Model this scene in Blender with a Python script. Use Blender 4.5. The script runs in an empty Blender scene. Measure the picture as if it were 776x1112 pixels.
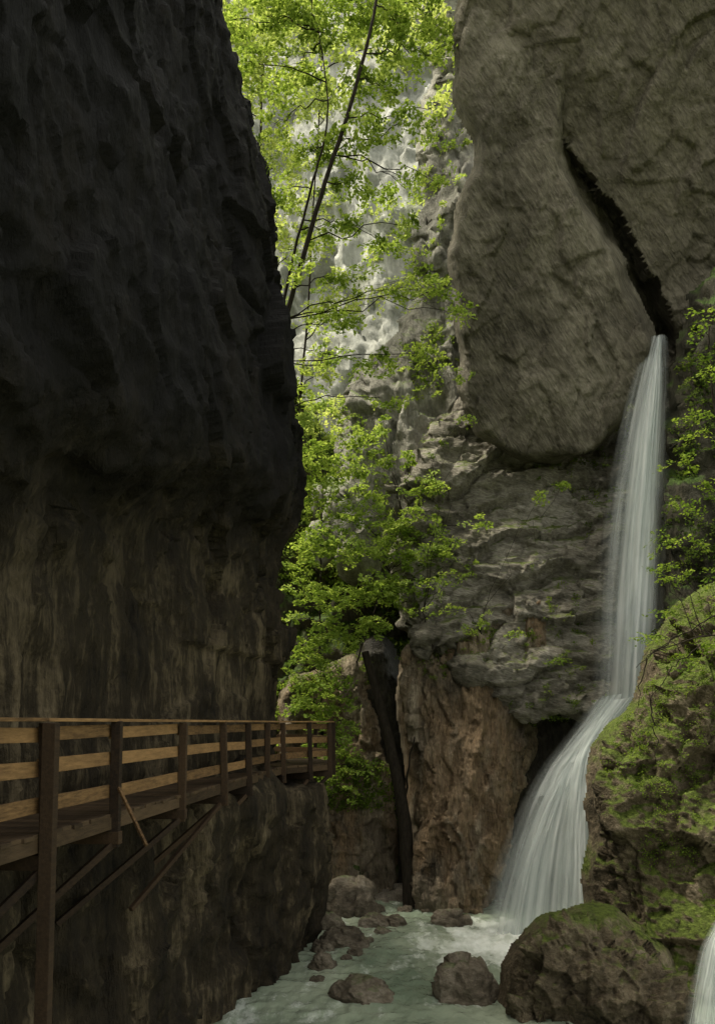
import bpy, math, random
import numpy as np
from mathutils import Vector
random.seed(4); RNG=np.random.default_rng(7)
CX,HY,F=388.0,785.0,900.0
WATER=-6.0
sc=bpy.context.scene

# ---------------------------------------------------------------- noise
def _h(ix,iy,iz,s):
    n=(ix.astype(np.int64)*374761393+iy.astype(np.int64)*668265263+iz.astype(np.int64)*2147483647+s*974634777)&0xffffffff
    n=((n^(n>>13))*1274126177)&0xffffffff
    n=((n^(n>>16))*2246822519)&0xffffffff
    n=n^(n>>15)
    return (n&0xffffff)/float(0xffffff)
def vn(p,s=0):
    i=np.floor(p); f=p-i; f=f*f*f*(f*(f*6-15)+10)
    x,y,z=i[:,0].astype(np.int64),i[:,1].astype(np.int64),i[:,2].astype(np.int64)
    r=0
    for a in (0,1):
        wx=f[:,0] if a else 1-f[:,0]
        for b in (0,1):
            wy=f[:,1] if b else 1-f[:,1]
            for c in (0,1):
                wz=f[:,2] if c else 1-f[:,2]
                r=r+wx*wy*wz*_h(x+a,y+b,z+c,s)
    return r*2-1
def fbm(p,o=5,s=0,g=.5,ridge=False):
    r=0;a=1;t=0;q=p.copy()
    for k in range(o):
        v=vn(q,s+k*17)
        if ridge: v=1-2*np.abs(v)
        r=r+a*v;t+=a;a*=g;q=q*2.03+11.7
    return r/t
def facet(p,s=0,grad=.9):
    i=np.floor(p).astype(np.int64)
    best=np.full(len(p),1e9);val=np.zeros(len(p))
    for a in (-1,0,1):
        for b in (-1,0,1):
            for c in (-1,0,1):
                x=i[:,0]+a;y=i[:,1]+b;z=i[:,2]+c
                dx=p[:,0]-x-_h(x,y,z,s);dy=p[:,1]-y-_h(x,y,z,s+1);dz=p[:,2]-z-_h(x,y,z,s+2)
                d=dx*dx+dy*dy+dz*dz
                h=_h(x,y,z,s+3)*2-1+grad*(dx*(_h(x,y,z,s+4)*2-1)+dy*(_h(x,y,z,s+5)*2-1)+dz*(_h(x,y,z,s+6)*2-1))
                m=d<best
                best=np.where(m,d,best);val=np.where(m,h,val)
    return val
def A(*t): return np.array(t,float)

# ---------------------------------------------------------------- mesh helpers
def mk(name,V,Q,mats,parent=None,smooth=True,uv=None,tint=None):
    me=bpy.data.meshes.new(name)
    V=np.asarray(V,np.float32);Q=np.asarray(Q,np.int32)
    k=Q.shape[1]
    me.vertices.add(len(V));me.vertices.foreach_set("co",V.ravel())
    me.loops.add(Q.size);me.loops.foreach_set("vertex_index",Q.ravel())
    me.polygons.add(len(Q));me.polygons.foreach_set("loop_start",np.arange(len(Q),dtype=np.int32)*k)
    me.polygons.foreach_set("use_smooth",np.full(len(Q),smooth))
    me.update(calc_edges=True)
    if uv is not None:
        l=me.uv_layers.new(name="UVMap")
        l.data.foreach_set("uv",np.asarray(uv,np.float32)[Q.ravel()].ravel())
    if tint is not None:
        at=me.attributes.new("tint",'FLOAT','FACE');at.data.foreach_set("value",np.asarray(tint,np.float32))
    me.validate()
    for m in (mats if isinstance(mats,(list,tuple)) else [mats]): me.materials.append(m)
    o=bpy.data.objects.new(name,me);sc.collection.objects.link(o)
    if parent: o.parent=parent
    return o
def empty(name):
    e=bpy.data.objects.new(name,None);sc.collection.objects.link(e);return e
def gridq(nu,nv,mask=None):
    i=np.arange(nu*nv).reshape(nu,nv)
    q=np.stack([i[:-1,:-1],i[1:,:-1],i[1:,1:],i[:-1,1:]],-1).reshape(-1,4)
    if mask is not None: q=q[mask.ravel()[q].all(1)]
    return q
def compact(V,Q,*ex):
    u,inv=np.unique(Q.ravel(),return_inverse=True)
    return (V[u],inv.reshape(Q.shape))+tuple(e[u] for e in ex)
def W(u,v,y): return A((u-CX)/F*y,y,(HY-v)/F*y)

# ---------------------------------------------------------------- materials
def nt(name):
    m=bpy.data.materials.new(name);m.use_nodes=True;t=m.node_tree;t.nodes.clear()
    return m,t,t.nodes,t.links
def nd(t,ty,**k):
    n=t.nodes.new(ty)
    for a,b in k.items(): setattr(n,a,b)
    return n
def noise(t,vec,scale,detail=6,rough=.6,mapscale=None,rot=None):
    if mapscale or rot:
        if rot:
            mp=nd(t,'ShaderNodeMapping');t.links.new(vec,mp.inputs[0]);mp.inputs['Rotation'].default_value=rot;vec=mp.outputs[0]
        mp=nd(t,'ShaderNodeMapping');t.links.new(vec,mp.inputs[0])
        if mapscale: mp.inputs['Scale'].default_value=mapscale
        vec=mp.outputs[0]
    n=nd(t,'ShaderNodeTexNoise');t.links.new(vec,n.inputs['Vector'])
    n.inputs['Scale'].default_value=scale;n.inputs['Detail'].default_value=detail;n.inputs['Roughness'].default_value=rough
    return n.outputs[0]
def ramp(t,fac,stops):
    r=nd(t,'ShaderNodeValToRGB');t.links.new(fac,r.inputs[0]);e=r.color_ramp.elements
    while len(e)<len(stops): e.new(.5)
    for a,(p,c) in zip(e,stops):
        a.position=p
        a.color=(c,c,c,1) if isinstance(c,(int,float)) else (*c,1)
    return r.outputs[0]
def math_(t,op,a,b=None,clamp=False):
    n=nd(t,'ShaderNodeMath',operation=op,use_clamp=clamp)
    for i,x in enumerate((a,b)):
        if x is None: continue
        if isinstance(x,(int,float)): n.inputs[i].default_value=x
        else: t.links.new(x,n.inputs[i])
    return n.outputs[0]
def mixc(t,f,a,b,bt='MIX'):
    n=nd(t,'ShaderNodeMix',data_type='RGBA',blend_type=bt)
    for i,x in ((0,f),(6,a),(7,b)):
        if isinstance(x,(int,float)): n.inputs[i].default_value=x
        elif isinstance(x,tuple): n.inputs[i].default_value=(*x,1)
        else: t.links.new(x,n.inputs[i])
    return n.outputs[2]
def rock_mat(name,dark,mid,light,moss=0.,mosscol=(.05,.085,.015),rough=.8,bump=.5,streak=(1.6,1.6,.25),rot=None,sscale=1.5,stain=None,mossz=.45,topshade=None,w=(.25,.25,.25,.25),fs=11):
    m,t,N,L=nt(name)
    out=nd(t,'ShaderNodeOutputMaterial');bs=nd(t,'ShaderNodeBsdfPrincipled')
    L.new(bs.outputs[0],out.inputs[0])
    co=nd(t,'ShaderNodeTexCoord').outputs['Object']
    big=noise(t,co,.35,2,.6)
    med=noise(t,co,1.8,6,.7)
    st=noise(t,co,sscale,5,.7,streak,rot)
    fine=noise(t,co,fs,4,.7,(streak[0]*.7,streak[1]*.7,max(streak[2],.22)),rot)
    s=math_(t,'ADD',math_(t,'MULTIPLY',big,w[0]),math_(t,'MULTIPLY',med,w[1]))
    s=math_(t,'ADD',s,math_(t,'MULTIPLY',st,w[2]))
    s=math_(t,'ADD',s,math_(t,'MULTIPLY',fine,w[3]))
    col=ramp(t,s,[(.39,dark),(.5,mid),(.6,light)])
    if stain:
        sm=ramp(t,noise(t,co,.55,3,.6,(1.4,1.4,.5)),[(.46,0),(.6,1)])
        col=mixc(t,math_(t,'MULTIPLY',sm,.7),col,mixc(t,1.0,stain,ramp(t,fine,[(.35,.45),(.65,1.3)]),'MULTIPLY'))
    if topshade:
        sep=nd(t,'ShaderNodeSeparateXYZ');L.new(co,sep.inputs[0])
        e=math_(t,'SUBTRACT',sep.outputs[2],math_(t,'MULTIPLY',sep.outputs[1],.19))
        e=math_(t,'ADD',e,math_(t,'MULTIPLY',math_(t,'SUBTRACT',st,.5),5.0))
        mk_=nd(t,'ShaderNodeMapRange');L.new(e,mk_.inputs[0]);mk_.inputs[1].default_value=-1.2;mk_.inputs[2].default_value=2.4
        col=mixc(t,mk_.outputs[0],col,mixc(t,.96,col,topshade))  # shade on the upper wall, painted into its colour
    if moss>0:
        g=nd(t,'ShaderNodeNewGeometry');sx=nd(t,'ShaderNodeSeparateXYZ');L.new(g.outputs['Normal'],sx.inputs[0])
        mm=math_(t,'ADD',math_(t,'MULTIPLY',sx.outputs[2],mossz),math_(t,'ADD',math_(t,'MULTIPLY',med,.5),math_(t,'MULTIPLY',big,.6)))
        mm=math_(t,'ADD',mm,moss-1.05)
        mf=ramp(t,mm,[(.02,0),(.2,1)])
        mc=ramp(t,fine,[(.35,tuple(c*.45 for c in mosscol)),(.65,tuple(c*1.5 for c in mosscol))])
        col=mixc(t,mf,col,mc)
    L.new(col,bs.inputs['Base Color'])
    bs.inputs['Roughness'].default_value=rough;bs.inputs['Specular IOR Level'].default_value=.2
    hh=math_(t,'ADD',math_(t,'MULTIPLY',fine,.4),math_(t,'ADD',math_(t,'MULTIPLY',med,.6),math_(t,'MULTIPLY',st,.5)))
    b=nd(t,'ShaderNodeBump');b.inputs['Strength'].default_value=bump;b.inputs['Distance'].default_value=.25
    L.new(hh,b.inputs['Height']);L.new(b.outputs[0],bs.inputs['Normal'])
    return m
def leaf_mat(name,cols,trans=.5):
    m,t,N,L=nt(name)
    out=nd(t,'ShaderNodeOutputMaterial')
    at=nd(t,'ShaderNodeAttribute',attribute_name='tint')
    col=ramp(t,at.outputs['Fac'],[(i/(len(cols)-1),c) for i,c in enumerate(cols)])
    d=nd(t,'ShaderNodeBsdfDiffuse');L.new(col,d.inputs[0])
    tr=nd(t,'ShaderNodeBsdfTranslucent')
    L.new(mixc(t,1.0,col,(1.45,1.35,.85),'MULTIPLY'),tr.inputs[0])
    mx=nd(t,'ShaderNodeMixShader');mx.inputs[0].default_value=trans
    L.new(d.outputs[0],mx.inputs[1]);L.new(tr.outputs[0],mx.inputs[2]);L.new(mx.outputs[0],out.inputs[0])
    return m
def bark_mat(name,c=(.02,.016,.011)):
    m,t,N,L=nt(name);out=nd(t,'ShaderNodeOutputMaterial');bs=nd(t,'ShaderNodeBsdfPrincipled');L.new(bs.outputs[0],out.inputs[0])
    co=nd(t,'ShaderNodeTexCoord').outputs['Object']
    n=noise(t,co,6,4,.7,(3,3,.5))
    L.new(ramp(t,n,[(.35,tuple(x*.5 for x in c)),(.65,tuple(x*1.6 for x in c))]),bs.inputs['Base Color']);bs.inputs['Roughness'].default_value=.85;bs.inputs['Specular IOR Level'].default_value=.1
    return m
def wood_mat(name,a,b):
    m,t,N,L=nt(name);out=nd(t,'ShaderNodeOutputMaterial');bs=nd(t,'ShaderNodeBsdfPrincipled');L.new(bs.outputs[0],out.inputs[0])
    co=nd(t,'ShaderNodeTexCoord').outputs['Object']
    at=nd(t,'ShaderNodeAttribute',attribute_name='tint')
    n=noise(t,co,7,6,.75,(4,.35,4));n2=noise(t,co,1.3,3,.6)
    s=math_(t,'ADD',math_(t,'MULTIPLY',n,.6),math_(t,'MULTIPLY',n2,.25));s=math_(t,'ADD',s,math_(t,'MULTIPLY',at.outputs['Fac'],.22))
    L.new(ramp(t,s,[(.38,a),(.7,b)]),bs.inputs['Base Color']);bs.inputs['Roughness'].default_value=.75;bs.inputs['Specular IOR Level'].default_value=.2
    bp=nd(t,'ShaderNodeBump');bp.inputs['Strength'].default_value=.4;bp.inputs['Distance'].default_value=.02;L.new(n,bp.inputs['Height']);L.new(bp.outputs[0],bs.inputs['Normal'])
    return m
def fall_mat(name,dens=.5,across=26,along=.35,pw=1.2):
    m,t,N,L=nt(name);out=nd(t,'ShaderNodeOutputMaterial')
    uv=nd(t,'ShaderNodeTexCoord').outputs['UV']
    n=noise(t,uv,1,4,.5,(across,along*2,1));n2=noise(t,uv,1,4,.6,(across*.3,along*5,1))
    sp=nd(t,'ShaderNodeSeparateXYZ');L.new(uv,sp.inputs[0])
    e=math_(t,'MULTIPLY',math_(t,'MULTIPLY',sp.outputs[0],math_(t,'SUBTRACT',1.0,sp.outputs[0])),4.0)
    e=math_(t,'POWER',e,pw)
    s=math_(t,'ADD',math_(t,'MULTIPLY',n,.6),math_(t,'MULTIPLY',n2,.4))
    a=nd(t,'ShaderNodeMapRange');L.new(s,a.inputs[0]);a.inputs[1].default_value=.44-dens*.45;a.inputs[2].default_value=.88-dens*.3
    al=math_(t,'MULTIPLY',a.outputs[0],e,True)
    col=ramp(t,n,[(.3,(.55,.62,.61)),(.62,(.88,.91,.89))])
    dif=nd(t,'ShaderNodeBsdfDiffuse');L.new(col,dif.inputs[0])
    tr=nd(t,'ShaderNodeBsdfTranslucent');L.new(col,tr.inputs[0])
    m1=nd(t,'ShaderNodeMixShader');m1.inputs[0].default_value=.4;L.new(dif.outputs[0],m1.inputs[1]);L.new(tr.outputs[0],m1.inputs[2])
    tp=nd(t,'ShaderNodeBsdfTransparent');mx=nd(t,'ShaderNodeMixShader')
    L.new(al,mx.inputs[0]);L.new(tp.outputs[0],mx.inputs[1]);L.new(m1.outputs[0],mx.inputs[2]);L.new(mx.outputs[0],out.inputs[0])
    return m

R_=math.radians
M_left=rock_mat('rock_shaded_wall',(.006,.0045,.003),(.032,.024,.0135),(.165,.128,.078),bump=.8,streak=(1.8,1.8,.2),topshade=(.0016,.0013,.0011),w=(.28,.2,.37,.15),sscale=1.2)  # near-black top: gorge shade put into the rock colour
M_over=rock_mat('rock_overhang',(.042,.037,.025),(.125,.111,.08),(.235,.212,.158),bump=.9,streak=(2.4,2.4,.28),rot=(0,R_(32),0),sscale=2.2,w=(.27,.2,.23,.3),fs=8)
M_over2=rock_mat('rock_overhang_right',(.038,.034,.023),(.11,.097,.069),(.2,.178,.13),bump=.9,streak=(2.4,2.4,.28),rot=(0,R_(36),0),sscale=2.2,w=(.27,.2,.23,.3),fs=8)
M_ledge=rock_mat('rock_ledge',(.06,.054,.041),(.21,.19,.15),(.44,.41,.34),moss=.26,mosscol=(.085,.11,.02),bump=.9,streak=(.7,.7,2.2),rot=(0,R_(-15),0),sscale=2)
M_mid=rock_mat('rock_mid_cliff',(.1,.095,.075),(.24,.23,.19),(.43,.415,.36),moss=.28,mosscol=(.11,.15,.04),bump=.8,streak=(1.4,1.4,.25),sscale=1.4)
M_pill=rock_mat('rock_pillar',(.045,.035,.023),(.18,.145,.1),(.4,.335,.24),moss=.16,mosscol=(.065,.085,.018),bump=1.,streak=(1.8,1.8,.3),stain=(.235,.155,.085))
M_wetshade=rock_mat('rock_wet_shade',(.01,.009,.006),(.028,.024,.016),(.06,.052,.035),rough=.4,bump=.8)  # wet gloss, with shade painted in as a very dark colour
M_far=rock_mat('rock_far_cliff',(.2,.205,.175),(.33,.335,.295),(.5,.505,.46),moss=.24,mosscol=(.2,.25,.1),bump=.5,streak=(1.6,1.6,.14),mossz=.3,sscale=.9,fs=5,w=(.22,.22,.38,.18))  # paler colour has distance haze painted in
M_slope=rock_mat('wooded_ground',(.035,.03,.018),(.08,.07,.045),(.16,.14,.1),moss=.5,mosscol=(.05,.08,.015),bump=.7)
M_bank=rock_mat('rock_mossy_bank',(.025,.02,.012),(.105,.082,.05),(.26,.21,.145),moss=.41,mosscol=(.08,.105,.018),bump=1.,streak=(1,1,.9),mossz=.5)
M_bank2=rock_mat('rock_river_edge',(.035,.028,.018),(.13,.102,.065),(.28,.23,.16),moss=.29,mosscol=(.07,.093,.016),bump=1.,streak=(1,1,.9),mossz=.4)
M_bould=rock_mat('rock_boulder',(.035,.028,.02),(.12,.098,.07),(.25,.215,.165),moss=.1,bump=.8,streak=(1,1,1))
M_side=rock_mat('rock_gorge_side',(.018,.018,.011),(.045,.042,.028),(.09,.08,.055),moss=.4,bump=.8)
M_leafA=leaf_mat('leaf_bright',[(.1,.16,.03),(.23,.33,.065),(.4,.5,.14)],.5)
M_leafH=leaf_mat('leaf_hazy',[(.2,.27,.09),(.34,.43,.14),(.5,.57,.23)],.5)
M_leafB=leaf_mat('leaf_mid',[(.06,.11,.018),(.14,.21,.034),(.24,.32,.065)],.5)
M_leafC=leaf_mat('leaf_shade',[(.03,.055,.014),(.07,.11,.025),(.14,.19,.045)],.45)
M_bark=bark_mat('bark')
M_wood=wood_mat('weathered_plank',(.055,.031,.014),(.31,.18,.078))
M_deck=wood_mat('deck_plank',(.028,.018,.01),(.1,.065,.036))
M_post=wood_mat('weathered_post',(.014,.009,.006),(.06,.036,.019))

# ---------------------------------------------------------------- rock faces
def chaikin(P,n=2):
    for _ in range(n):
        Qn=np.roll(P,-1,0);P=np.stack([.75*P+.25*Qn,.25*P+.75*Qn],1).reshape(-1,2)
    return P
def sdist(pts,poly):
    d=np.full(len(pts),1e9);ins=np.zeros(len(pts),bool);n=len(poly)
    for i in range(n):
        a=poly[i];b=poly[(i+1)%n];ab=b-a
        ap=pts-a;tt=np.clip((ap@ab)/(ab@ab+1e-12),0,1)
        d=np.minimum(d,((ap-tt[:,None]*ab)**2).sum(1))
        c=((a[1]>pts[:,1])!=(b[1]>pts[:,1]))
        xi=(b[0]-a[0])*(pts[:,1]-a[1])/(b[1]-a[1]+1e-12)+a[0]
        ins^=c&(pts[:,0]<xi)
    return np.where(ins,1,-1)*np.sqrt(d)
SURF={}
def rock_face(name,px,ref,tilt,R,D,res,mat,amp=.35,nsc=(.5,.5,.3),fac=.2,fsc=(.8,.8,.5),seed=1,rough=.25,steps=None,steep=2.5,ch=2,mg=.35,warp=.2,ridge=.35,groove=None):
    # a leaning rock mass: rounded front, flanks running back along the fixed axis g
    a,b=tilt;u0,v0,y0=ref;x0,z0=(u0-CX)/F*y0,(HY-v0)/F*y0
    def onplane(px):
        px=np.array(px,float);dx=(px[:,0]-CX)/F;dz=(HY-px[:,1])/F
        t=(y0-a*x0-b*z0)/(1-a*dx-b*dz)
        return np.stack([dx*t,dz*t],1)
    poly=chaikin(onplane(px),ch)
    gx,gz_=x0/y0,z0/y0
    lo=poly.min(0)-mg;hi=poly.max(0)+mg
    xs=np.arange(lo[0],hi[0],res);zs=np.arange(lo[1],hi[1],res)
    X,Z=np.meshgrid(xs,zs,indexing='ij');nu,nv=X.shape
    q=np.stack([X.ravel(),np.full(X.size,float(seed)),Z.ravel()],1)
    w=np.stack([vn(q*1.1,seed)+.45*vn(q*2.7,seed+3)+.12*vn(q*5,seed+9),vn(q*1.1,seed+5)+.45*vn(q*2.7,seed+7)+.12*vn(q*5,seed+8)],1)*rough
    pw_=np.stack([X.ravel(),Z.ravel()],1)+w
    d=sdist(pw_,poly)
    k=np.clip((R-d)/R,0,1)
    rec=D*(1-np.sqrt(np.clip(1-k*k,0,1)*.96+.04)+.0)+np.clip(-d,0,None)*steep
    if groove:
        gl,gw,gd=groove;G2=onplane(gl);dist=np.full(len(pw_),1e9);al=np.zeros(len(pw_));nseg=len(G2)-1
        for i in range(nseg):
            A0=G2[i];AB=G2[i+1]-A0;tt=np.clip(((pw_-A0)@AB)/(AB@AB),0,1)
            dd=np.sqrt(((pw_-A0-tt[:,None]*AB)**2).sum(1));mm=dd<dist;dist=np.where(mm,dd,dist);al=np.where(mm,(i+tt)/nseg,al)
        rec=rec+gd*np.clip(1-dist/(gw*(.45+.9*al)),0,1)**.7*(.35+.9*al)
    V=np.stack([X.ravel()+rec*gx,y0+a*(X.ravel()-x0)+b*(Z.ravel()-z0)+rec,Z.ravel()+rec*gz_],1)
    G=V.reshape(nu,nv,3)
    n=np.cross(np.gradient(G,axis=0),np.gradient(G,axis=1)).reshape(-1,3)
    n/=np.linalg.norm(n,axis=1,keepdims=True)+1e-9
    n=np.where(n[:,1:2]>0,-n,n)
    disp=rock_disp(V,amp,nsc,fac,fsc,seed,warp,ridge)
    if steps:
        per,am,sl=steps
        h=(V[:,2]+sl*V[:,0]+.7*fbm(V*.6,3,seed+50))/per
        fr=h-np.floor(h);lay=_h(np.floor(h).astype(np.int64),np.floor(h).astype(np.int64)*0+int(seed),np.floor(h).astype(np.int64)*0,seed)
        disp+=am*((1-fr)**.6*1.0-.5+ (lay-.5)*.8)*(.75+.6*fbm(V*.35,2,seed+90))
    edge=np.clip((d+.15)/.5,0,1);edge=.15+.85*edge*edge*(3-2*edge)
    # near the rim the relief acts mostly along the axis so the rim stays whole
    axis=-A(gx,1,gz_)/np.linalg.norm([gx,1,gz_])
    nn=n*edge[:,None]+axis*(1-edge)[:,None]
    V=V+nn*(disp*edge)[:,None]
    m=(d>-mg+.05).reshape(nu,nv)
    Q=gridq(nu,nv,m)[:,::-1]
    SURF[name]=(V[d>0.1],n[d>0.1])
    V,Q=compact(V,Q)
    return mk(name,V,Q,mat)
def rock_disp(V,amp,nsc,fac,fsc,seed,warp=.2,ridge=.35):
    w=V+warp*np.stack([vn(V*.9,seed+30),vn(V*.9,seed+31),vn(V*.9,seed+32)],1)
    r=amp*fbm(w*A(*nsc),4,seed,.5)
    r+=amp*ridge*fbm(w*A(*nsc)*3.1,4,seed+40,.6,True)
    r+=fac*facet(w*A(*fsc),seed+60)+fac*.45*facet(w*A(*fsc)*2.7,seed+70)+fac*.18*facet(w*A(*fsc)*6.5,seed+75)
    r+=.05*fbm(w*A(3.5,3.5,2.5),3,seed+80,.65)
    return r

def walkx(y): return -3.824+.0992*y
def left_cliff():
    tipv=[(-12,-2.6),(-8,-2.15),(-6.7,-1.35),(-5.7,-1.0),(-4.3,-.8),(-2.8,-.8),(-1.83,-.95),(-1.3,-1.3),(-1.05,-2.1),(.6,-2.1),(2.3,-2.0),(4.5,-1.9),(5.2,-1.35),(6.2,-1.15),(7,-1.4),(7.6,-1.3),(9.4,-1.6),(11.1,-1.9),(13,-2.1),(15,-2.5),(16.7,-3.3),(18,-4.1),(19.2,-5.1),(24,-8),(34,-11)]
    tz=[a for a,b in tipv];tx=[b for a,b in tipv]
    zs=np.concatenate([np.arange(-9,20,.075),np.arange(20,33,.2)])
    ny=[-14,-6,0,4,8,12,15,18,20,21.3]
    nodes_t=np.concatenate([[0,8,14,18,22,26,29,32,34,35.4],[36.4,37.6,39.4,44.5,55]])
    tt=np.concatenate([np.arange(0,18,.25),np.arange(18,41,.065),np.arange(41,55,.25)])
    P=np.zeros((len(tt),len(zs),3))
    for j,z in enumerate(zs):
        tip=np.interp(z,tz,tx)
        xs=[];
        for y in ny:
            wx=walkx(min(y,21)) if y>0 else walkx(0)
            up=wx-.1-.25*max(0,z-6)*.25
            rec=wx-1.35
            thr=.6+.19*y
            k=np.clip((z-thr)/1.2,0,1);k=k*k*(3-2*k)
            x=rec+(up-rec)*k
            if z<-1.1:
                lowx=np.interp(y,[0,8,13,18,20,21.3],[-4.9,-4.5,-3.75,-2.6,-1.75,-1.1])-.12*max(0,-5-z)
                k2=np.clip((-1.1-z)/.7,0,1);x=x+(lowx-x)*k2
            kt=np.clip((y-14)/7.3,0,1)**1.3
            x=x*(1-kt)+(tip-.12)*kt if not (z<-1.1) else x*(1-kt*.6)+(tip-.2)*kt*.6
            xs.append(x)
        X=np.array(xs+[tip,tip-.2,tip-1.6,tip-7,tip-20]);Y=np.array(ny+[22.2,23.3,24.8,27.,29.])
        P[:,j,0]=np.interp(tt,nodes_t,X);P[:,j,1]=np.interp(tt,nodes_t,Y);P[:,j,2]=z
    for _ in range(60):
        P[1:-1]=.25*P[:-2]+.5*P[1:-1]+.25*P[2:]
    cap=np.maximum(11,.9*P[:,:,1]+3);ex=np.clip(P[:,:,2]-cap,0,None)
    P[:,:,2]=P[:,:,2]-ex*.85;P[:,:,0]-=ex*1.1
    nu,nv=len(tt),len(zs)
    n=np.cross(np.gradient(P,axis=0),np.gradient(P,axis=1)).reshape(-1,3);n/=np.linalg.norm(n,axis=1,keepdims=True)
    V=P.reshape(-1,3);s=np.sign(n[:,0:1].mean());n=n*s
    d=rock_disp(V,.5,(.4,.28,.22),.2,(.5,.4,.3),5,.2,.25)
    lowk=np.clip((V[:,2]-.19*V[:,1]-.3)/-1.5,0,1)
    d+=lowk*.34*fbm(V*A(1.3,1.3,.3),4,77,.5,True)
    d*=np.where(np.abs(V[:,2]-.2)<1.3,.5,1)
    V=V+n*(d-.12)[:,None]
    SURF['dark_rock_cliff']=(V,n)
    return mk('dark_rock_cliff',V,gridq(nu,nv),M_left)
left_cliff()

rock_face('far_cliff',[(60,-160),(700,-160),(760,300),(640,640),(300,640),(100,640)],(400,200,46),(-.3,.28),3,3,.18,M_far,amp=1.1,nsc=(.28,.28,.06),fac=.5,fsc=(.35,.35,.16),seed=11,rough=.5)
rock_face('middle_cliff',[(462,-60),(478,60),(470,110),(455,160),(470,230),(458,310),(440,350),(420,380),(392,410),(370,450),(360,500),(350,640),(620,640),(640,300),(640,-60)],(450,350,32),(-.1,.2),1.2,2.2,.09,M_mid,amp=.9,nsc=(.4,.4,.14),fac=.45,fsc=(.6,.6,.25),seed=15,rough=.35)
rock_face('wooded_hillside',[(120,470),(250,330),(330,440),(400,520),(470,580),(530,620),(560,1000),(60,1000)],(400,700,32),(.1,.35),3,3,.11,M_slope,amp=.8,nsc=(.4,.4,.3),fac=.35,fsc=(.6,.6,.5),seed=21)
rock_face('overhanging_cliff',[(520,-60),(492,60),(499,120),(530,165),(502,205),(490,280),(500,345),(500,400),(505,450),(550,500),(640,500),(684,440),(709,384),(702,345),(655,262),(600,172),(620,60),(620,-60)],(600,300,26),(-.08,-.2),.25,.6,.06,M_over,amp=.45,nsc=(.28,.28,.2),fac=.15,fsc=(.5,.5,.25),seed=31,rough=.12,ridge=.25)
rock_face('overhanging_cliff_slab',[(496,-110),(490,60),(500,118),(545,150),(575,200),(610,280),(650,340),(670,400),(725,436),(800,470),(1050,500),(1050,-110)],(700,250,26.5),(-.1,-.46),.4,.8,.06,M_over2,amp=.4,nsc=(.28,.28,.2),fac=.12,fsc=(.5,.5,.3),seed=41,rough=.12,ridge=.25,groove=([(572,120),(604,166),(664,256),(712,344),(716,380)],.42,1.5))
rock_face('stepped_rock_ledge',[(432,520),(462,480),(496,440),(530,415),(640,420),(690,380),(740,360),(800,400),(800,800),(560,800),(520,740),(440,700),(424,640),(426,560)],(600,560,28.0),(-.05,.26),.9,1.4,.05,M_ledge,amp=.6,nsc=(.3,.3,.45),fac=.28,fsc=(.4,.4,.9),seed=51,steps=(1.5,.62,-.3),ridge=.15,rough=.4)
rock_face('shaded_wet_face',[(560,690),(620,660),(664,652),(720,650),(800,700),(800,1100),(500,1100),(520,900)],(600,850,27.8),(-.1,.0),1,1.2,.08,M_wetshade,amp=.4,fac=.2,seed=61)  # rock behind the fall, its shade painted in by the dark material
rock_face('cleft_shade_wall',[(380,690),(440,700),(470,1010),(400,1010),(385,850)],(420,850,29.6),(0,.05),.3,.5,.09,M_wetshade,amp=.3,fac=.15,seed=66)  # dark sheet added behind the gap to paint the cleft's shade
rock_face('rock_pillar',[(424,715),(470,690),(540,650),(590,640),(645,640),(640,690),(608,745),(584,830),(560,900),(538,960),(528,1030),(455,1030),(452,960),(448,900),(440,800)],(500,850,26.6),(.0,.12),1.3,1.9,.045,M_pill,amp=.5,nsc=(.7,.7,.22),fac=.3,fsc=(1.0,1.0,.3),seed=71,rough=.14,warp=.1,ridge=.3)
rock_face('brown_rock_wall',[(340,730),(394,706),(402,745),(418,790),(426,860),(431,920),(433,1000),(300,1000),(300,740)],(400,850,28.9),(.05,.15),.35,1.0,.055,M_pill,amp=.4,nsc=(.7,.7,.4),fac=.25,fsc=(1,1,.6),seed=81,rough=.1,warp=.1)
rock_face('mossy_rock_bank',[(642,830),(652,795),(690,772),(702,715),(735,655),(790,610),(1050,520),(1050,1250),(700,1250),(640,1060),(646,960),(643,880)],(680,880,19),(-.3,.3),1.0,1.7,.04,M_bank,amp=.6,nsc=(.5,.5,.5),fac=.28,fsc=(.7,.7,.7),seed=91,rough=.12,warp=.1,ridge=.25)
rock_face('shaded_cliff',[(728,430),(740,360),(768,280),(1100,150),(1100,800),(700,800),(716,600)],(760,500,23.5),(-.2,-.02),1,2,.09,M_side,amp=.3,fac=.2,seed=101)
rock_face('riverside_boulder',[(546,1078),(556,1035),(590,1002),(640,982),(690,1000),(740,1060),(760,1250),(545,1250),(540,1110)],(620,1060,16.4),(-.1,.3),.8,1.3,.03,M_bank2,amp=.4,nsc=(.8,.8,.8),fac=.25,fsc=(.9,.9,.9),seed=111,rough=.1,warp=.1,ridge=.3)

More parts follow.
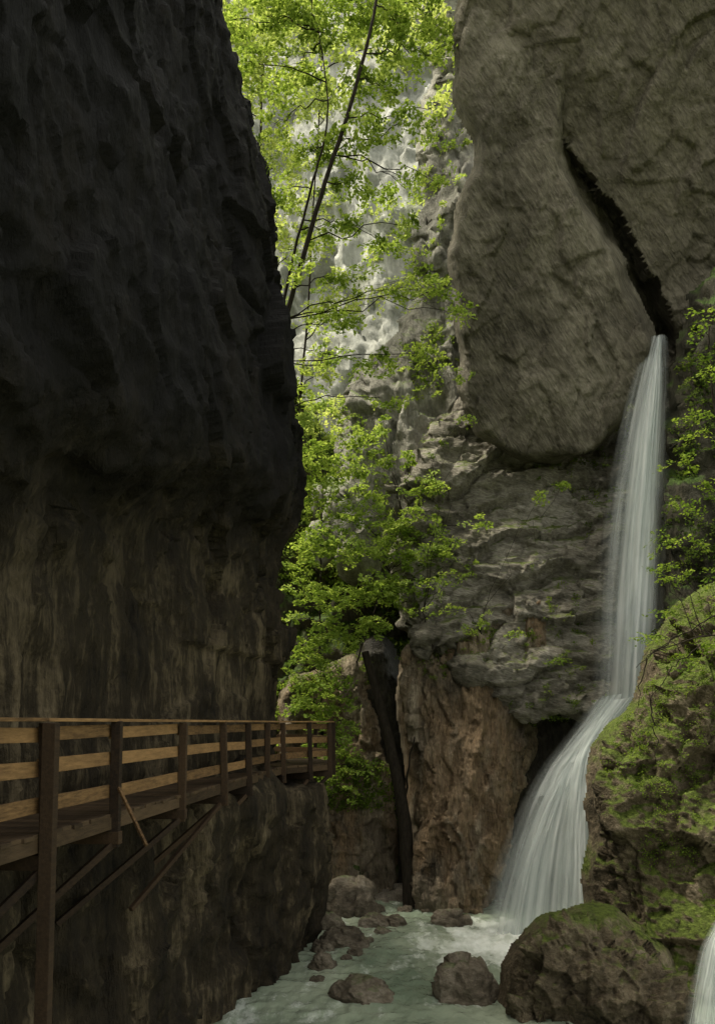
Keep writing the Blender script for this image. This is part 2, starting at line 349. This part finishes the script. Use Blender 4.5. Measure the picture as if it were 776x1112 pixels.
# ---------------------------------------------------------------- ground & water
def sheet(name,x0,x1,y0,y1,res,fz,mat):
    xs=np.arange(x0,x1,res);ys=np.arange(y0,y1,res);X,Y=np.meshgrid(xs,ys,indexing='ij')
    Z=fz(X.ravel(),Y.ravel());return mk(name,np.stack([X.ravel(),Y.ravel(),Z],1),gridq(len(xs),len(ys)),mat)
def gz(x,y): 
    q=np.stack([x,y,x*0],1)
    return -7.0+.25*fbm(q*.3,3,3)
sheet('ground',-200,200,-200,200,2.5,gz,M_bank)
M_grav=rock_mat('gravel',(.12,.1,.078),(.27,.235,.185),(.44,.4,.32),moss=.05,bump=.9,streak=(3,3,3),sscale=4)
def gb(x,y):
    q=np.stack([x,y,x*0],1)
    k=np.clip((y-27.6+.9*vn(q*.4,5)-.25*(x+1))/5,-.4,1.2)
    return -6.05+1.9*k+.2*fbm(q*1.1,4,8,.6)+.14*facet(q*2.5,9)
sheet('gravel_bank',-9,2.6,25.5,33,.05,gb,M_grav)
def water_mat():
    m,t,N,L=nt('milky_green_water');out=nd(t,'ShaderNodeOutputMaterial');bs=nd(t,'ShaderNodeBsdfPrincipled');L.new(bs.outputs[0],out.inputs[0])
    co=nd(t,'ShaderNodeTexCoord').outputs['Object']
    base=ramp(t,noise(t,co,.5,4,.6,(1,.5,1)),[(.35,(.17,.22,.155)),(.65,(.37,.42,.31))])
    vd=nd(t,'ShaderNodeVectorMath',operation='DISTANCE');L.new(co,vd.inputs[0]);vd.inputs[1].default_value=(4.8,22.4,-6)
    near=nd(t,'ShaderNodeMapRange');L.new(vd.outputs['Value'],near.inputs[0]);near.inputs[1].default_value=3.6;near.inputs[2].default_value=.8
    f=noise(t,co,1.5,6,.7,(1,.45,1));f2=noise(t,co,.35,2,.5,(1,.6,1))
    s=math_(t,'ADD',math_(t,'MULTIPLY',f,.8),math_(t,'MULTIPLY',f2,.35));s=math_(t,'ADD',s,math_(t,'MULTIPLY',near.outputs[0],.26))
    fo=ramp(t,s,[(.6,0),(.82,1)])
    L.new(mixc(t,fo,base,(.86,.89,.84)),bs.inputs['Base Color'])
    L.new(ramp(t,fo,[(0,.12),(1,.6)]),bs.inputs['Roughness'])
    w=noise(t,co,3,3,.6,(1,.5,1));b=nd(t,'ShaderNodeBump');b.inputs['Strength'].default_value=.6;b.inputs['Distance'].default_value=.12;L.new(w,b.inputs['Height']);L.new(b.outputs[0],bs.inputs['Normal'])
    return m
M_water=water_mat()
def wz(x,y):
    q=np.stack([x,y*.6,x*0],1)
    sp=np.exp(-((x-4.6)**2+(y-22.6)**2)/1.6)
    return WATER+.09*fbm(q*.9,4,55,.55)+.05*fbm(q*3,3,56,.6,True)+sp*(.12+.25*fbm(q*3.5,3,58,.6))
sheet('river_water',-14,14,-14,36,.08,wz,M_water)

def boulder(name,u,v,wpx,hpx,seed,mat=M_bould,y=None,zb=WATER):
    if y is None: y=F*(-zb)/(v-HY)
    w=wpx/F*y/2;h=hpx/F*y
    import bmesh
    bm=bmesh.new();bmesh.ops.create_icosphere(bm,subdivisions=5,radius=1)
    V=np.array([p.co[:] for p in bm.verts]);Q=np.array([[q.index for q in f.verts] for f in bm.faces]);bm.free()
    s=A(seed*3.1,seed*1.7,0)
    V=V*(1+.18*facet(V*1.2+s,seed,1.0)[:,None]+.22*fbm(V*1.3+s,4,seed)[:,None]+.05*facet(V*3.5+s,seed+5)[:,None])
    V[:,2]=np.where(V[:,2]<0,V[:,2]*.6,V[:,2])
    V=V*A(w,w*.85,h*.95)+A((u-CX)/F*y,y,zb-h*.05)
    return mk(name,V,Q,mat)
for i,(u,v,w,h) in enumerate([(505,1082,72,42),(392,1083,64,22),(490,1003,44,16),(383,992,60,38),(372,1024,50,18),(405,1004,34,12),(430,1003,22,10),(356,1008,40,20),(452,968,36,16),(420,966,40,20),(396,960,30,16),(475,972,22,10),(366,965,40,20),(350,1050,30,16),(385,1036,18,8),(415,1012,16,6),(352,1030,26,12),(440,990,18,8),(398,1022,14,5),(376,1042,12,5),(410,990,16,8),(345,1066,18,8),(422,1000,12,5)]):
    boulder('boulder' ,u,v,w,h,i+3)

# ---------------------------------------------------------------- waterfalls
def sheet_fall(name,Lp,Rp,dep,mat,bulge=.3,seed=0,parent=None,off=0.):
    Lp=np.array(Lp,float);Rp=np.array(Rp,float);dep=np.array(dep,float)
    L3=np.array([W(u,v,y) for (u,v),y in zip(Lp,dep)]);R3=np.array([W(u,v,y) for (u,v),y in zip(Rp,dep)])
    n=160;m=60;k=np.linspace(0,len(Lp)-1,n)
    def sm(P):
        Q=np.stack([np.interp(k,np.arange(len(P)),P[:,i]) for i in range(3)],1)
        for _ in range(80): Q[1:-1]=.25*Q[:-2]+.5*Q[1:-1]+.25*Q[2:]
        return Q
    L3=sm(L3);R3=sm(R3);s=np.linspace(0,1,m)
    P=L3[:,None]*(1-s)[None,:,None]+R3[:,None]*s[None,:,None]
    wd=np.linalg.norm(R3-L3,axis=1)
    P[:,:,1]-=(bulge*wd[:,None]*np.sin(np.pi*s)[None,:])+off
    q=np.stack([(s[None,:]*np.ones((n,1))*9).ravel(),np.full(n*m,seed*3.3),(np.linspace(0,1,n)[:,None]*np.ones((1,m))*3).ravel()],1)
    P[:,:,1]-=(.1*fbm(q,4,seed)).reshape(n,m)
    ln=np.concatenate([[0],np.cumsum(np.linalg.norm(np.diff(L3,axis=0),axis=1))])
    uv=np.stack([(s[None,:]*np.ones((n,1))).ravel(),((ln/3)[:,None]*np.ones((1,m))+seed*5).ravel()],1)
    return mk(name,P.reshape(-1,3),gridq(n,m),mat,parent,uv=uv)
M_f1=fall_mat('falling_water',.5,13,.25);M_f2=fall_mat('falling_water_thin',.34,18,.25);M_f3=fall_mat('falling_water_dense',.85,8,.35)
M_f4=fall_mat('falling_water_fan',.48,16,.25,.8)
wf=empty('waterfall')
c=[(714,366,6),(711,385,16),(707,415,30),(701,460,42),(695,520,52),(689,590,60),(685,660,64),(682,720,62),(678,785,60)]
Lp=[(u-w/2,v) for u,v,w in c];Rp=[(u+w/2,v) for u,v,w in c];dp=A(26.6,26.1,25.6,25.3,25,24.8,24.7,24.5,24.4)
sheet_fall('upper_veil',Lp,Rp,dp,M_f1,.2,1,wf)
sheet_fall('upper_mist',[(a-9,b) for a,b in Lp],[(a+7,b) for a,b in Rp],dp+.3,M_f2,.2,2,wf)
sheet_fall('upper_core',[(u-w*.2,v) for u,v,w in c],[(u+w*.42,v) for u,v,w in c],dp-.2,M_f3,.25,3,wf)
Lp=[(650,762),(628,794),(596,832),(571,878),(549,928),(533,978),(518,1036)];Rp=[(700,752),(674,786),(654,812),(647,850),(646,890),(648,935),(652,990)]
dp=np.linspace(24.45,23.0,7)
sheet_fall('lower_fan',Lp,Rp,dp,M_f4,.1,4,wf)
sheet_fall('lower_fan_back',[(a-10,b) for a,b in Lp],Rp,dp+.35,M_f2,.12,5,wf)
sheet_fall('lower_fan_front',[(654,764),(630,798),(602,836),(580,880),(560,930),(546,980),(536,1040)],[(698,754),(670,790),(640,830),(620,880),(606,930),(600,980),(596,1030)],dp-.15,M_f1,.12,10,wf)
sheet_fall('lower_jet',[(656,762),(634,794),(618,825),(612,860),(610,900),(609,935),(606,990)],[(700,754),(674,784),(656,810),(651,850),(650,890),(651,935),(654,988)],dp-.3,M_f3,.2,6,wf)
sheet_fall('lip_water',[(646,758),(634,780),(614,806),(592,836),(578,866)],[(704,748),(684,776),(668,798),(654,822),(650,850)],[24.35,24.2,24.0,23.9,23.8],M_f3,.12,7,wf)
wf2=empty('small_waterfall')
sheet_fall('veil',[(775,1000),(757,1030),(746,1075),(738,1125),(732,1180)],[(800,985),(795,1020),(790,1075),(786,1125),(784,1180)],[14.6,14.2,14.0,13.9,13.8],M_f2,.15,8,wf2)
sheet_fall('veil_back',[(775,1000),(760,1030),(750,1075),(742,1125),(736,1180)],[(800,985),(795,1020),(790,1075),(786,1125),(784,1180)],[14.7,14.3,14.1,14.0,13.9],M_f1,.15,9,wf2)

# ---------------------------------------------------------------- wood walkway
class Beams:
    def __init__(s): s.V=[];s.Q=[];s.T=[]
    def beam(s,p0,p1,w,h,up=(0,0,1)):
        p0=np.array(p0,float);p1=np.array(p1,float);d=p1-p0;d/=np.linalg.norm(d);up=np.array(up,float)
        r=np.cross(d,up);r/=np.linalg.norm(r);u=np.cross(r,d)
        n=sum(len(v) for v in s.V)
        vs=[p+r*a*w/2+u*c*h/2 for p in (p0,p1) for a,c in ((-1,-1),(1,-1),(1,1),(-1,1))]
        s.V.append(np.array(vs));t=random.random()
        for q in ((0,1,2,3),(7,6,5,4),(0,4,5,1),(1,5,6,2),(2,6,7,3),(3,7,4,0)):
            s.Q.append([n+i for i in q]);s.T.append(t)
    def make(s,name,mat,parent,bev=.008):
        o=mk(name,np.concatenate(s.V),s.Q,mat,parent,smooth=False,tint=s.T)
        m=o.modifiers.new('bevel','BEVEL');m.width=bev;m.segments=2;return o
ww=empty('wooden_walkway')
path=[(walkx(y),y) for y in (-2.0,0,2,4,5.96,7.96,9.69,12.2,14.5,16.4,18.2,20.0)]+[(-1.25,20.9),(-.78,21.9),(-.72,23.2),(-1.3,24.6),(-2.8,25.8)]
DECK=-1.08
posts=Beams();rails=Beams();deck=Beams();struts=Beams()
for i,(x,y) in enumerate(path):
    j=random.uniform(-.02,.02)
    posts.beam((x+.05+j*2,y,-1.45),(x+.05-j,y+j,.0 if i%2 else .02),.11,.11,(0,1,0))
for i in range(len(path)-1):
    (x0,y0),(x1,y1)=path[i],path[i+1]
    d=np.array([x1-x0,y1-y0]);l=np.linalg.norm(d);d/=l;nrm=np.array([-d[1],d[0]])
    def pt(x,y,o,z): return (x+nrm[0]*o,y+nrm[1]*o,z)
    for zc,h,o in ((-.1,.14,.03),(-.43,.15,.03),(-.8,.15,.03)):
        a,b=random.uniform(-.018,.018),random.uniform(-.018,.018)
        rails.beam(pt(x0,y0,o,zc+a),pt(x1-d[0]*.006,y1-d[1]*.006,o,zc+b),.032,h)
    rails.beam(pt(x0,y0,.0,.03),pt(x1-d[0]*.006,y1-d[1]*.006,.0,.03),.17,.035)
    deck.beam(pt(x0,y0,.015,-1.17),pt(x1-d[0]*.006,y1-d[1]*.006,.015,-1.17),.06,.14)
    deck.beam(pt(x0,y0,.75,-1.2),pt(x1,y1,.75,-1.2),.1,.14)
    nb=max(1,int(l/.2))
    for k in range(nb):
        f=(k+.5)/nb;cx=x0+(x1-x0)*f;cy=y0+(y1-y0)*f
        deck.beam(pt(cx,cy,-.02+random.uniform(-.02,.02),DECK+random.uniform(-.004,.004)),pt(cx,cy,1.3,DECK),l/nb*.93,.045)
    struts.beam(pt(x0,y0,-.1,-1.34),pt(x0,y0,1.5,-1.34),.12,.15)
    if 5<=i<=13:
        struts.beam((x0+.02,y0,-1.4),pt(x0,y0-1.3,1.4,-2.9+random.uniform(-.3,.3)),.08,.08)
struts.beam((walkx(7.96)+.12,7.9,.0),(walkx(7.96)-.12,8.0,-7.2),.13,.13,(0,1,0))
struts.beam((walkx(14.5),14.4,-1.42),(walkx(12.0)-.7,12.2,-2.75),.07,.07)
rails.beam((walkx(9.69)+.1,9.6,-.75),(walkx(9.69)+.5,9.3,-1.38),.035,.035)
posts.make('posts',M_post,ww);rails.make('rail_planks',M_wood,ww,.005);deck.make('deck_boards',M_deck,ww,.005);struts.make('support_struts',M_post,ww)

# ---------------------------------------------------------------- vegetation
class Tubes:
    def __init__(s): s.V=[];s.Q=[];s.n=0
    def add(s,P,r0,r1,sides=6):
        P=np.array(P,float);n=len(P);T=np.gradient(P,axis=0);T/=np.linalg.norm(T,axis=1,keepdims=True)+1e-9
        ref=A(.3,1,.1);a=np.cross(T,ref);a/=np.linalg.norm(a,axis=1,keepdims=True)+1e-9;b=np.cross(T,a)
        r=np.linspace(r0,r1,n)[:,None,None];th=np.linspace(0,2*np.pi,sides,endpoint=False)[None,:,None]
        V=P[:,None]+r*(np.cos(th)*a[:,None]+np.sin(th)*b[:,None])
        i=np.arange(n*sides).reshape(n,sides);j=np.roll(i,-1,1)
        q=np.stack([i[:-1],j[:-1],j[1:],i[1:]],-1).reshape(-1,4)+s.n
        s.V.append(V.reshape(-1,3));s.Q.append(q);s.n+=n*sides
    def make(s,name,mat,parent=None): return mk(name,np.concatenate(s.V),np.concatenate(s.Q),mat,parent)
def curve(p0,p1,n=8,sag=.15,jit=.05):
    p0=np.array(p0,float);p1=np.array(p1,float);t=np.linspace(0,1,n)[:,None];P=p0+(p1-p0)*t
    l=np.linalg.norm(p1-p0);P[:,2]+=np.sin(np.pi*t[:,0])*sag*l
    J=RNG.normal(0,jit*l,(n,3))*np.sin(np.pi*t);return P+J*.6
def smoothline(P,n=40):
    P=np.array(P,float);k=np.linspace(0,len(P)-1,n);Q=np.stack([np.interp(k,np.arange(len(P)),P[:,i]) for i in range(3)],1)
    for _ in range(12): Q[1:-1]=.25*Q[:-2]+.5*Q[1:-1]+.25*Q[2:]
    return Q
def sprays(clusters,per_m3):
    C=[];ids=[]
    for i,(c,r) in enumerate(clusters):
        r=np.array(r);n=max(4,int(per_m3*4.19*r[0]*r[1]*r[2]))
        d=RNG.normal(size=(n,3));d/=np.linalg.norm(d,axis=1,keepdims=True);d*=RNG.random((n,1))**.45*1.1
        C.append(np.array(c)+d*r);ids+= [i]*n
    return np.concatenate(C),np.array(ids)
NL=0
def leaves(name,S,nleaf,rad,size,mat,parent=None,flat=.35,tintbase=None,droop=.12):
    global NL
    n=len(S);N=n*nleaf;NL+=N
    sn=RNG.normal(0,flat,(n,3));sn[:,2]+=1;sn/=np.linalg.norm(sn,axis=1,keepdims=True)
    a=np.cross(sn,RNG.normal(size=(n,3)));a/=np.linalg.norm(a,axis=1,keepdims=True);b=np.cross(sn,a)
    sr=rad*RNG.uniform(.6,1.3,n)
    rr=np.sqrt(RNG.random((n,nleaf)))*sr[:,None];th=RNG.random((n,nleaf))*2*np.pi
    el=RNG.uniform(.45,1,n)[:,None]
    P=S[:,None]+(rr*np.cos(th))[...,None]*a[:,None]+(rr*np.sin(th)*el)[...,None]*b[:,None]+RNG.normal(0,.035,(n,nleaf,3))
    P[...,2]-=droop*rr**2/ (sr[:,None])*2
    P=P.reshape(-1,3)
    ln=np.repeat(sn,nleaf,0)+RNG.normal(0,.38,(N,3));ln/=np.linalg.norm(ln,axis=1,keepdims=True)
    x=np.cross(ln,RNG.normal(size=(N,3)));x/=np.linalg.norm(x,axis=1,keepdims=True);y=np.cross(ln,x)
    s=(size*RNG.uniform(.55,1.3,N))[:,None]
    V=np.stack([P-x*s*.5,P-y*s*.33+ln*s*.07,P+x*s*.55-ln*s*.08,P+y*s*.33+ln*s*.07],1).reshape(-1,3)
    Q=np.arange(N*4).reshape(N,4)
    t=np.repeat(RNG.normal(.5,.2,n) if tintbase is None else tintbase,nleaf)+RNG.normal(0,.15,N)
    return mk(name,V,Q,mat,parent,smooth=False,tint=np.clip(t,0,1))
def cl(lst,y,jy=.8,ry=.8):
    out=[]
    for u,v,rx,rz in lst:
        yy=y+RNG.uniform(-jy,jy);out.append((W(u,v,yy),(rx/F*yy,max(ry*rx/F*yy,.4),rz/F*yy)))
    return out
def tree(name,trunks,clusters,per,nleaf,rad,size,mat,r0,limb=.035,twigs=.5):
    e=empty(name);T=Tubes();TP=[]
    for P,ra,rb in trunks:
        Q=smoothline(P);Q[:,:2]+=np.cumsum(RNG.normal(0,.014,(len(Q),2)),0);T.add(Q,ra,rb,8);TP.append(Q)
    TP=np.concatenate(TP);S,ids=sprays(clusters,per)
    for i,(c,r) in enumerate(clusters):
        c=np.array(c);d=np.linalg.norm((TP-c)*A(1,1,.8),axis=1)+np.where(TP[:,2]>c[2]-.2,1.5+(TP[:,2]-c[2]).clip(0)*1.5,0)
        p=TP[d.argmin()];L=curve(p,c,10,.06,.05);T.add(L,limb,limb*.35,5)
        for s in S[ids==i]:
            if RNG.random()<twigs:
                q=L[RNG.integers(4,10)];T.add(curve(q,s,5,.05,.06),limb*.3,.004,3)
    T.make('trunk_and_limbs',M_bark,e)
    leaves('leaves',S,nleaf,rad,size,mat,e);return e
big=[(440,35,50,24),(475,32,18,14),(400,15,40,20),(350,35,34,24),(290,18,45,24),(245,22,25,20),(262,66,24,18),(318,82,34,18),(298,135,18,24),(418,95,42,16),(445,135,38,11),(470,60,22,12),(388,150,40,16),(340,165,30,18),(312,205,16,22),(380,205,38,13),(440,205,36,10),(478,200,14,9),(350,250,36,14),(412,262,34,11),(446,245,16,9),(328,296,20,18),(382,305,34,13),(440,312,42,11),(490,322,26,10),(502,343,14,8),(362,348,34,12),(350,385,26,14),(334,420,16,16),(402,392,32,12),(412,432,26,9),(455,385,12,9),(330,455,14,10),(330,-30,60,25),(430,-30,60,25)]
tree('beech_tree',[([(-3.2,25.3,8.5),W(308,350,25),W(345,215,24.4),W(382,110,24.2),W(408,0,24.3),W(425,-90,24.5)],.095,.035),
                   ([(-3.1,25.5,8.5),W(306,345,25.3),W(325,255,25),W(350,170,24.6),W(362,125,24.6),W(348,40,24.6)],.06,.016)],
     cl(big,25.3,1.1),12.5,36,.34,.13,M_leafA,.12,.022,.3)
farc=[(235,10,40,40),(290,60,50,40),(250,110,40,30),(330,10,40,30),(300,180,40,30),(350,110,40,30),(460,30,40,25),(480,110,20,20),(330,260,30,30),(350,330,35,25),(390,60,40,30),(300,240,25,30),(400,330,20,16),(345,400,25,20),(340,460,25,20),(365,440,25,16),(400,440,24,12)]
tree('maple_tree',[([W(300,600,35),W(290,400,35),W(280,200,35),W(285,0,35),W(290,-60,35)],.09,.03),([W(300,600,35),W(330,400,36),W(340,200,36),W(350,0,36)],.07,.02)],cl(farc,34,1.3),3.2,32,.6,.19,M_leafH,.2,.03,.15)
mid=[(335,490,28,20),(372,512,30,18),(338,535,26,20),(400,545,26,14),(436,572,42,16),(470,598,34,13),(400,598,34,18),(350,592,34,22),(330,650,22,24),(372,648,34,18),(430,640,38,16),(402,682,26,12),(340,705,28,22),(328,760,20,24),(368,735,22,14),(350,790,26,20),(358,835,24,18),(380,860,16,10),(345,860,20,18),(420,500,20,12),(460,530,26,14),(500,610,26,14),(480,650,26,14),(330,820,18,20),(520,570,14,10),(380,690,24,16),(375,560,24,14),(395,640,26,14),(360,680,24,14),(330,600,20,20),(440,610,26,12),(385,780,12,14),(342,440,20,12),(385,475,26,12),(415,465,18,10),(445,500,18,10),(350,755,24,16),(375,805,20,14),(320,720,16,20),(372,765,18,12),(388,830,12,12)]
tree('leafy_shrub',[([W(350,900,29.5),W(345,700,29.5),W(350,520,30)],.05,.02),([W(360,800,29.5),W(400,680,29),W(440,580,29)],.04,.015)],cl(mid,27.6,.6),17,32,.34,.13,M_leafA,.1,.02,.2)
tree('ledge_shrub',[([W(525,705,27.3),W(515,680,27)],.03,.015),([W(470,705,27),W(455,660,27)],.03,.015)],cl([(500,660,20,7),(525,672,22,8),(510,685,18,6),(560,690,14,5),(470,630,26,12),(500,625,16,10),(460,660,18,10),(605,715,12,5),(490,590,14,8),(610,525,14,8),(585,540,14,6),(510,455,12,8),(500,410,14,8)],25.5,.4),14,26,.24,.1,M_leafA,.05,.01,.3)
rc=[(765,345,16,18),(770,400,10,20),(758,465,22,18),(745,505,22,12),(766,530,16,14),(738,548,24,10),(722,585,22,10),(752,590,22,14),(770,640,12,22),(745,630,28,8),(715,620,10,6),(728,665,24,6),(760,700,18,8),(705,690,12,5),(745,720,16,6)]
tree('overhanging_branch_tree',[([W(900,760,19),W(830,640,18.6),W(780,520,18.5),W(768,400,18.5),W(766,330,18.6)],.05,.015),([W(900,760,19),W(810,690,18),W(760,690,17.6),W(700,712,17.4)],.03,.008)],cl(rc,18.2,.6),28,28,.26,.085,M_leafB,.09,.012,.4)
T=Tubes()
for a,b in (((776,668),(700,718)),((702,715),(692,768)),((706,760),(712,835)),((760,700),(705,760)),((735,690),(690,725))):
    T.add(curve(W(*a,17.2),W(*b,17.2),12,.04,.05),.018,.006,5)
T.make('bare_twigs',M_bark)
# dead trunk wedged in the cleft
T=Tubes();Q=smoothline([W(446,985,26.9),W(441,900,27.2),W(428,810,27.7),W(398,708,28.1)],30);Q[:,:2]+=np.cumsum(RNG.normal(0,.012,(30,2)),0)
T.add(Q,.27,.13,12);T.add(curve(Q[12],W(450,800,27.2),8,.05,.05),.05,.02,6);T.make('leaning_dead_trunk',M_bark)
def plants(name,key,cond,n,nleaf,rad,size,mat,seed,th=.05):
    V,N=SURF[key];k=cond(V)&(fbm(V*.45,3,seed)>th);idx=np.nonzero(k)[0]
    idx=RNG.choice(idx,min(n,len(idx)),replace=False);S=V[idx]+N[idx]*RNG.uniform(.02,rad*.7,(len(idx),1))
    leaves(name,S,nleaf,rad,size,mat,flat=.5)
allv=lambda V:V[:,2]>-99
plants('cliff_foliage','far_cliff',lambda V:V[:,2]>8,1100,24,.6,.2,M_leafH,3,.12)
plants('middle_cliff_foliage','middle_cliff',lambda V:V[:,2]>6,600,24,.32,.13,M_leafA,4,.06)
plants('hillside_undergrowth','wooded_hillside',lambda V:V[:,2]>-1,2200,24,.35,.14,M_leafA,5,-.15)
plants('ledge_moss_tufts','stepped_rock_ledge',allv,420,22,.16,.07,M_leafB,6)
plants('pillar_tufts','rock_pillar',lambda V:V[:,2]>1.5,200,20,.14,.07,M_leafB,7)
plants('bank_moss_tufts','mossy_rock_bank',allv,1500,24,.12,.045,M_leafB,8,-.02)
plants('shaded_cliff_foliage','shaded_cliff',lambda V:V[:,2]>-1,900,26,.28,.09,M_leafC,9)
plants('wall_foliage','brown_rock_wall',lambda V:V[:,2]>-3.,500,22,.2,.09,M_leafB,10,-.05)
plants('clifftop_moss_tufts','dark_rock_cliff',lambda V:(V[:,2]>13.5)&(V[:,1]>21)&(V[:,1]<24),130,20,.2,.08,M_leafB,12,-.1)

# ---------------------------------------------------------------- light, camera
ts=Vector((-.42,.03,.9)).normalized()
sd=bpy.data.lights.new('sun','SUN');sd.energy=5.0;sd.angle=math.radians(7);sd.color=(1,.94,.8)
so=bpy.data.objects.new('sun',sd);so.rotation_euler=ts.to_track_quat('Z','Y').to_euler();so.location=(-20,0,40);sc.collection.objects.link(so)
w=bpy.data.worlds.new("World");sc.world=w;w.use_nodes=True;t=w.node_tree
bg=t.nodes['Background'];sk=t.nodes.new('ShaderNodeTexSky');sk.sky_type='NISHITA';sk.sun_disc=False
sk.sun_elevation=math.asin(ts.z);sk.sun_rotation=math.atan2(ts.x,ts.y);sk.dust_density=3
hs=t.nodes.new('ShaderNodeHueSaturation');hs.inputs['Saturation'].default_value=.35
tn=t.nodes.new('ShaderNodeMix');tn.data_type='RGBA';tn.blend_type='MULTIPLY';tn.inputs[0].default_value=1;tn.inputs[7].default_value=(1.07,1.01,.84,1)
t.links.new(sk.outputs[0],hs.inputs['Color']);t.links.new(hs.outputs[0],tn.inputs[6]);t.links.new(tn.outputs[2],bg.inputs[0]);bg.inputs[1].default_value=.37
cd=bpy.data.cameras.new('camera');cd.sensor_width=36;cd.sensor_height=36;cd.sensor_fit='AUTO';cd.lens=F/1112*36;cd.shift_y=(HY-556)/1112;cd.clip_end=1000
co=bpy.data.objects.new('camera',cd);co.rotation_euler=(math.pi/2,0,0);sc.collection.objects.link(co);sc.camera=co
sc.view_settings.view_transform='Standard';sc.view_settings.look='None';sc.view_settings.exposure=0
print('verts',sum(len(o.data.vertices) for o in sc.objects if o.type=='MESH'),'leaves',NL)
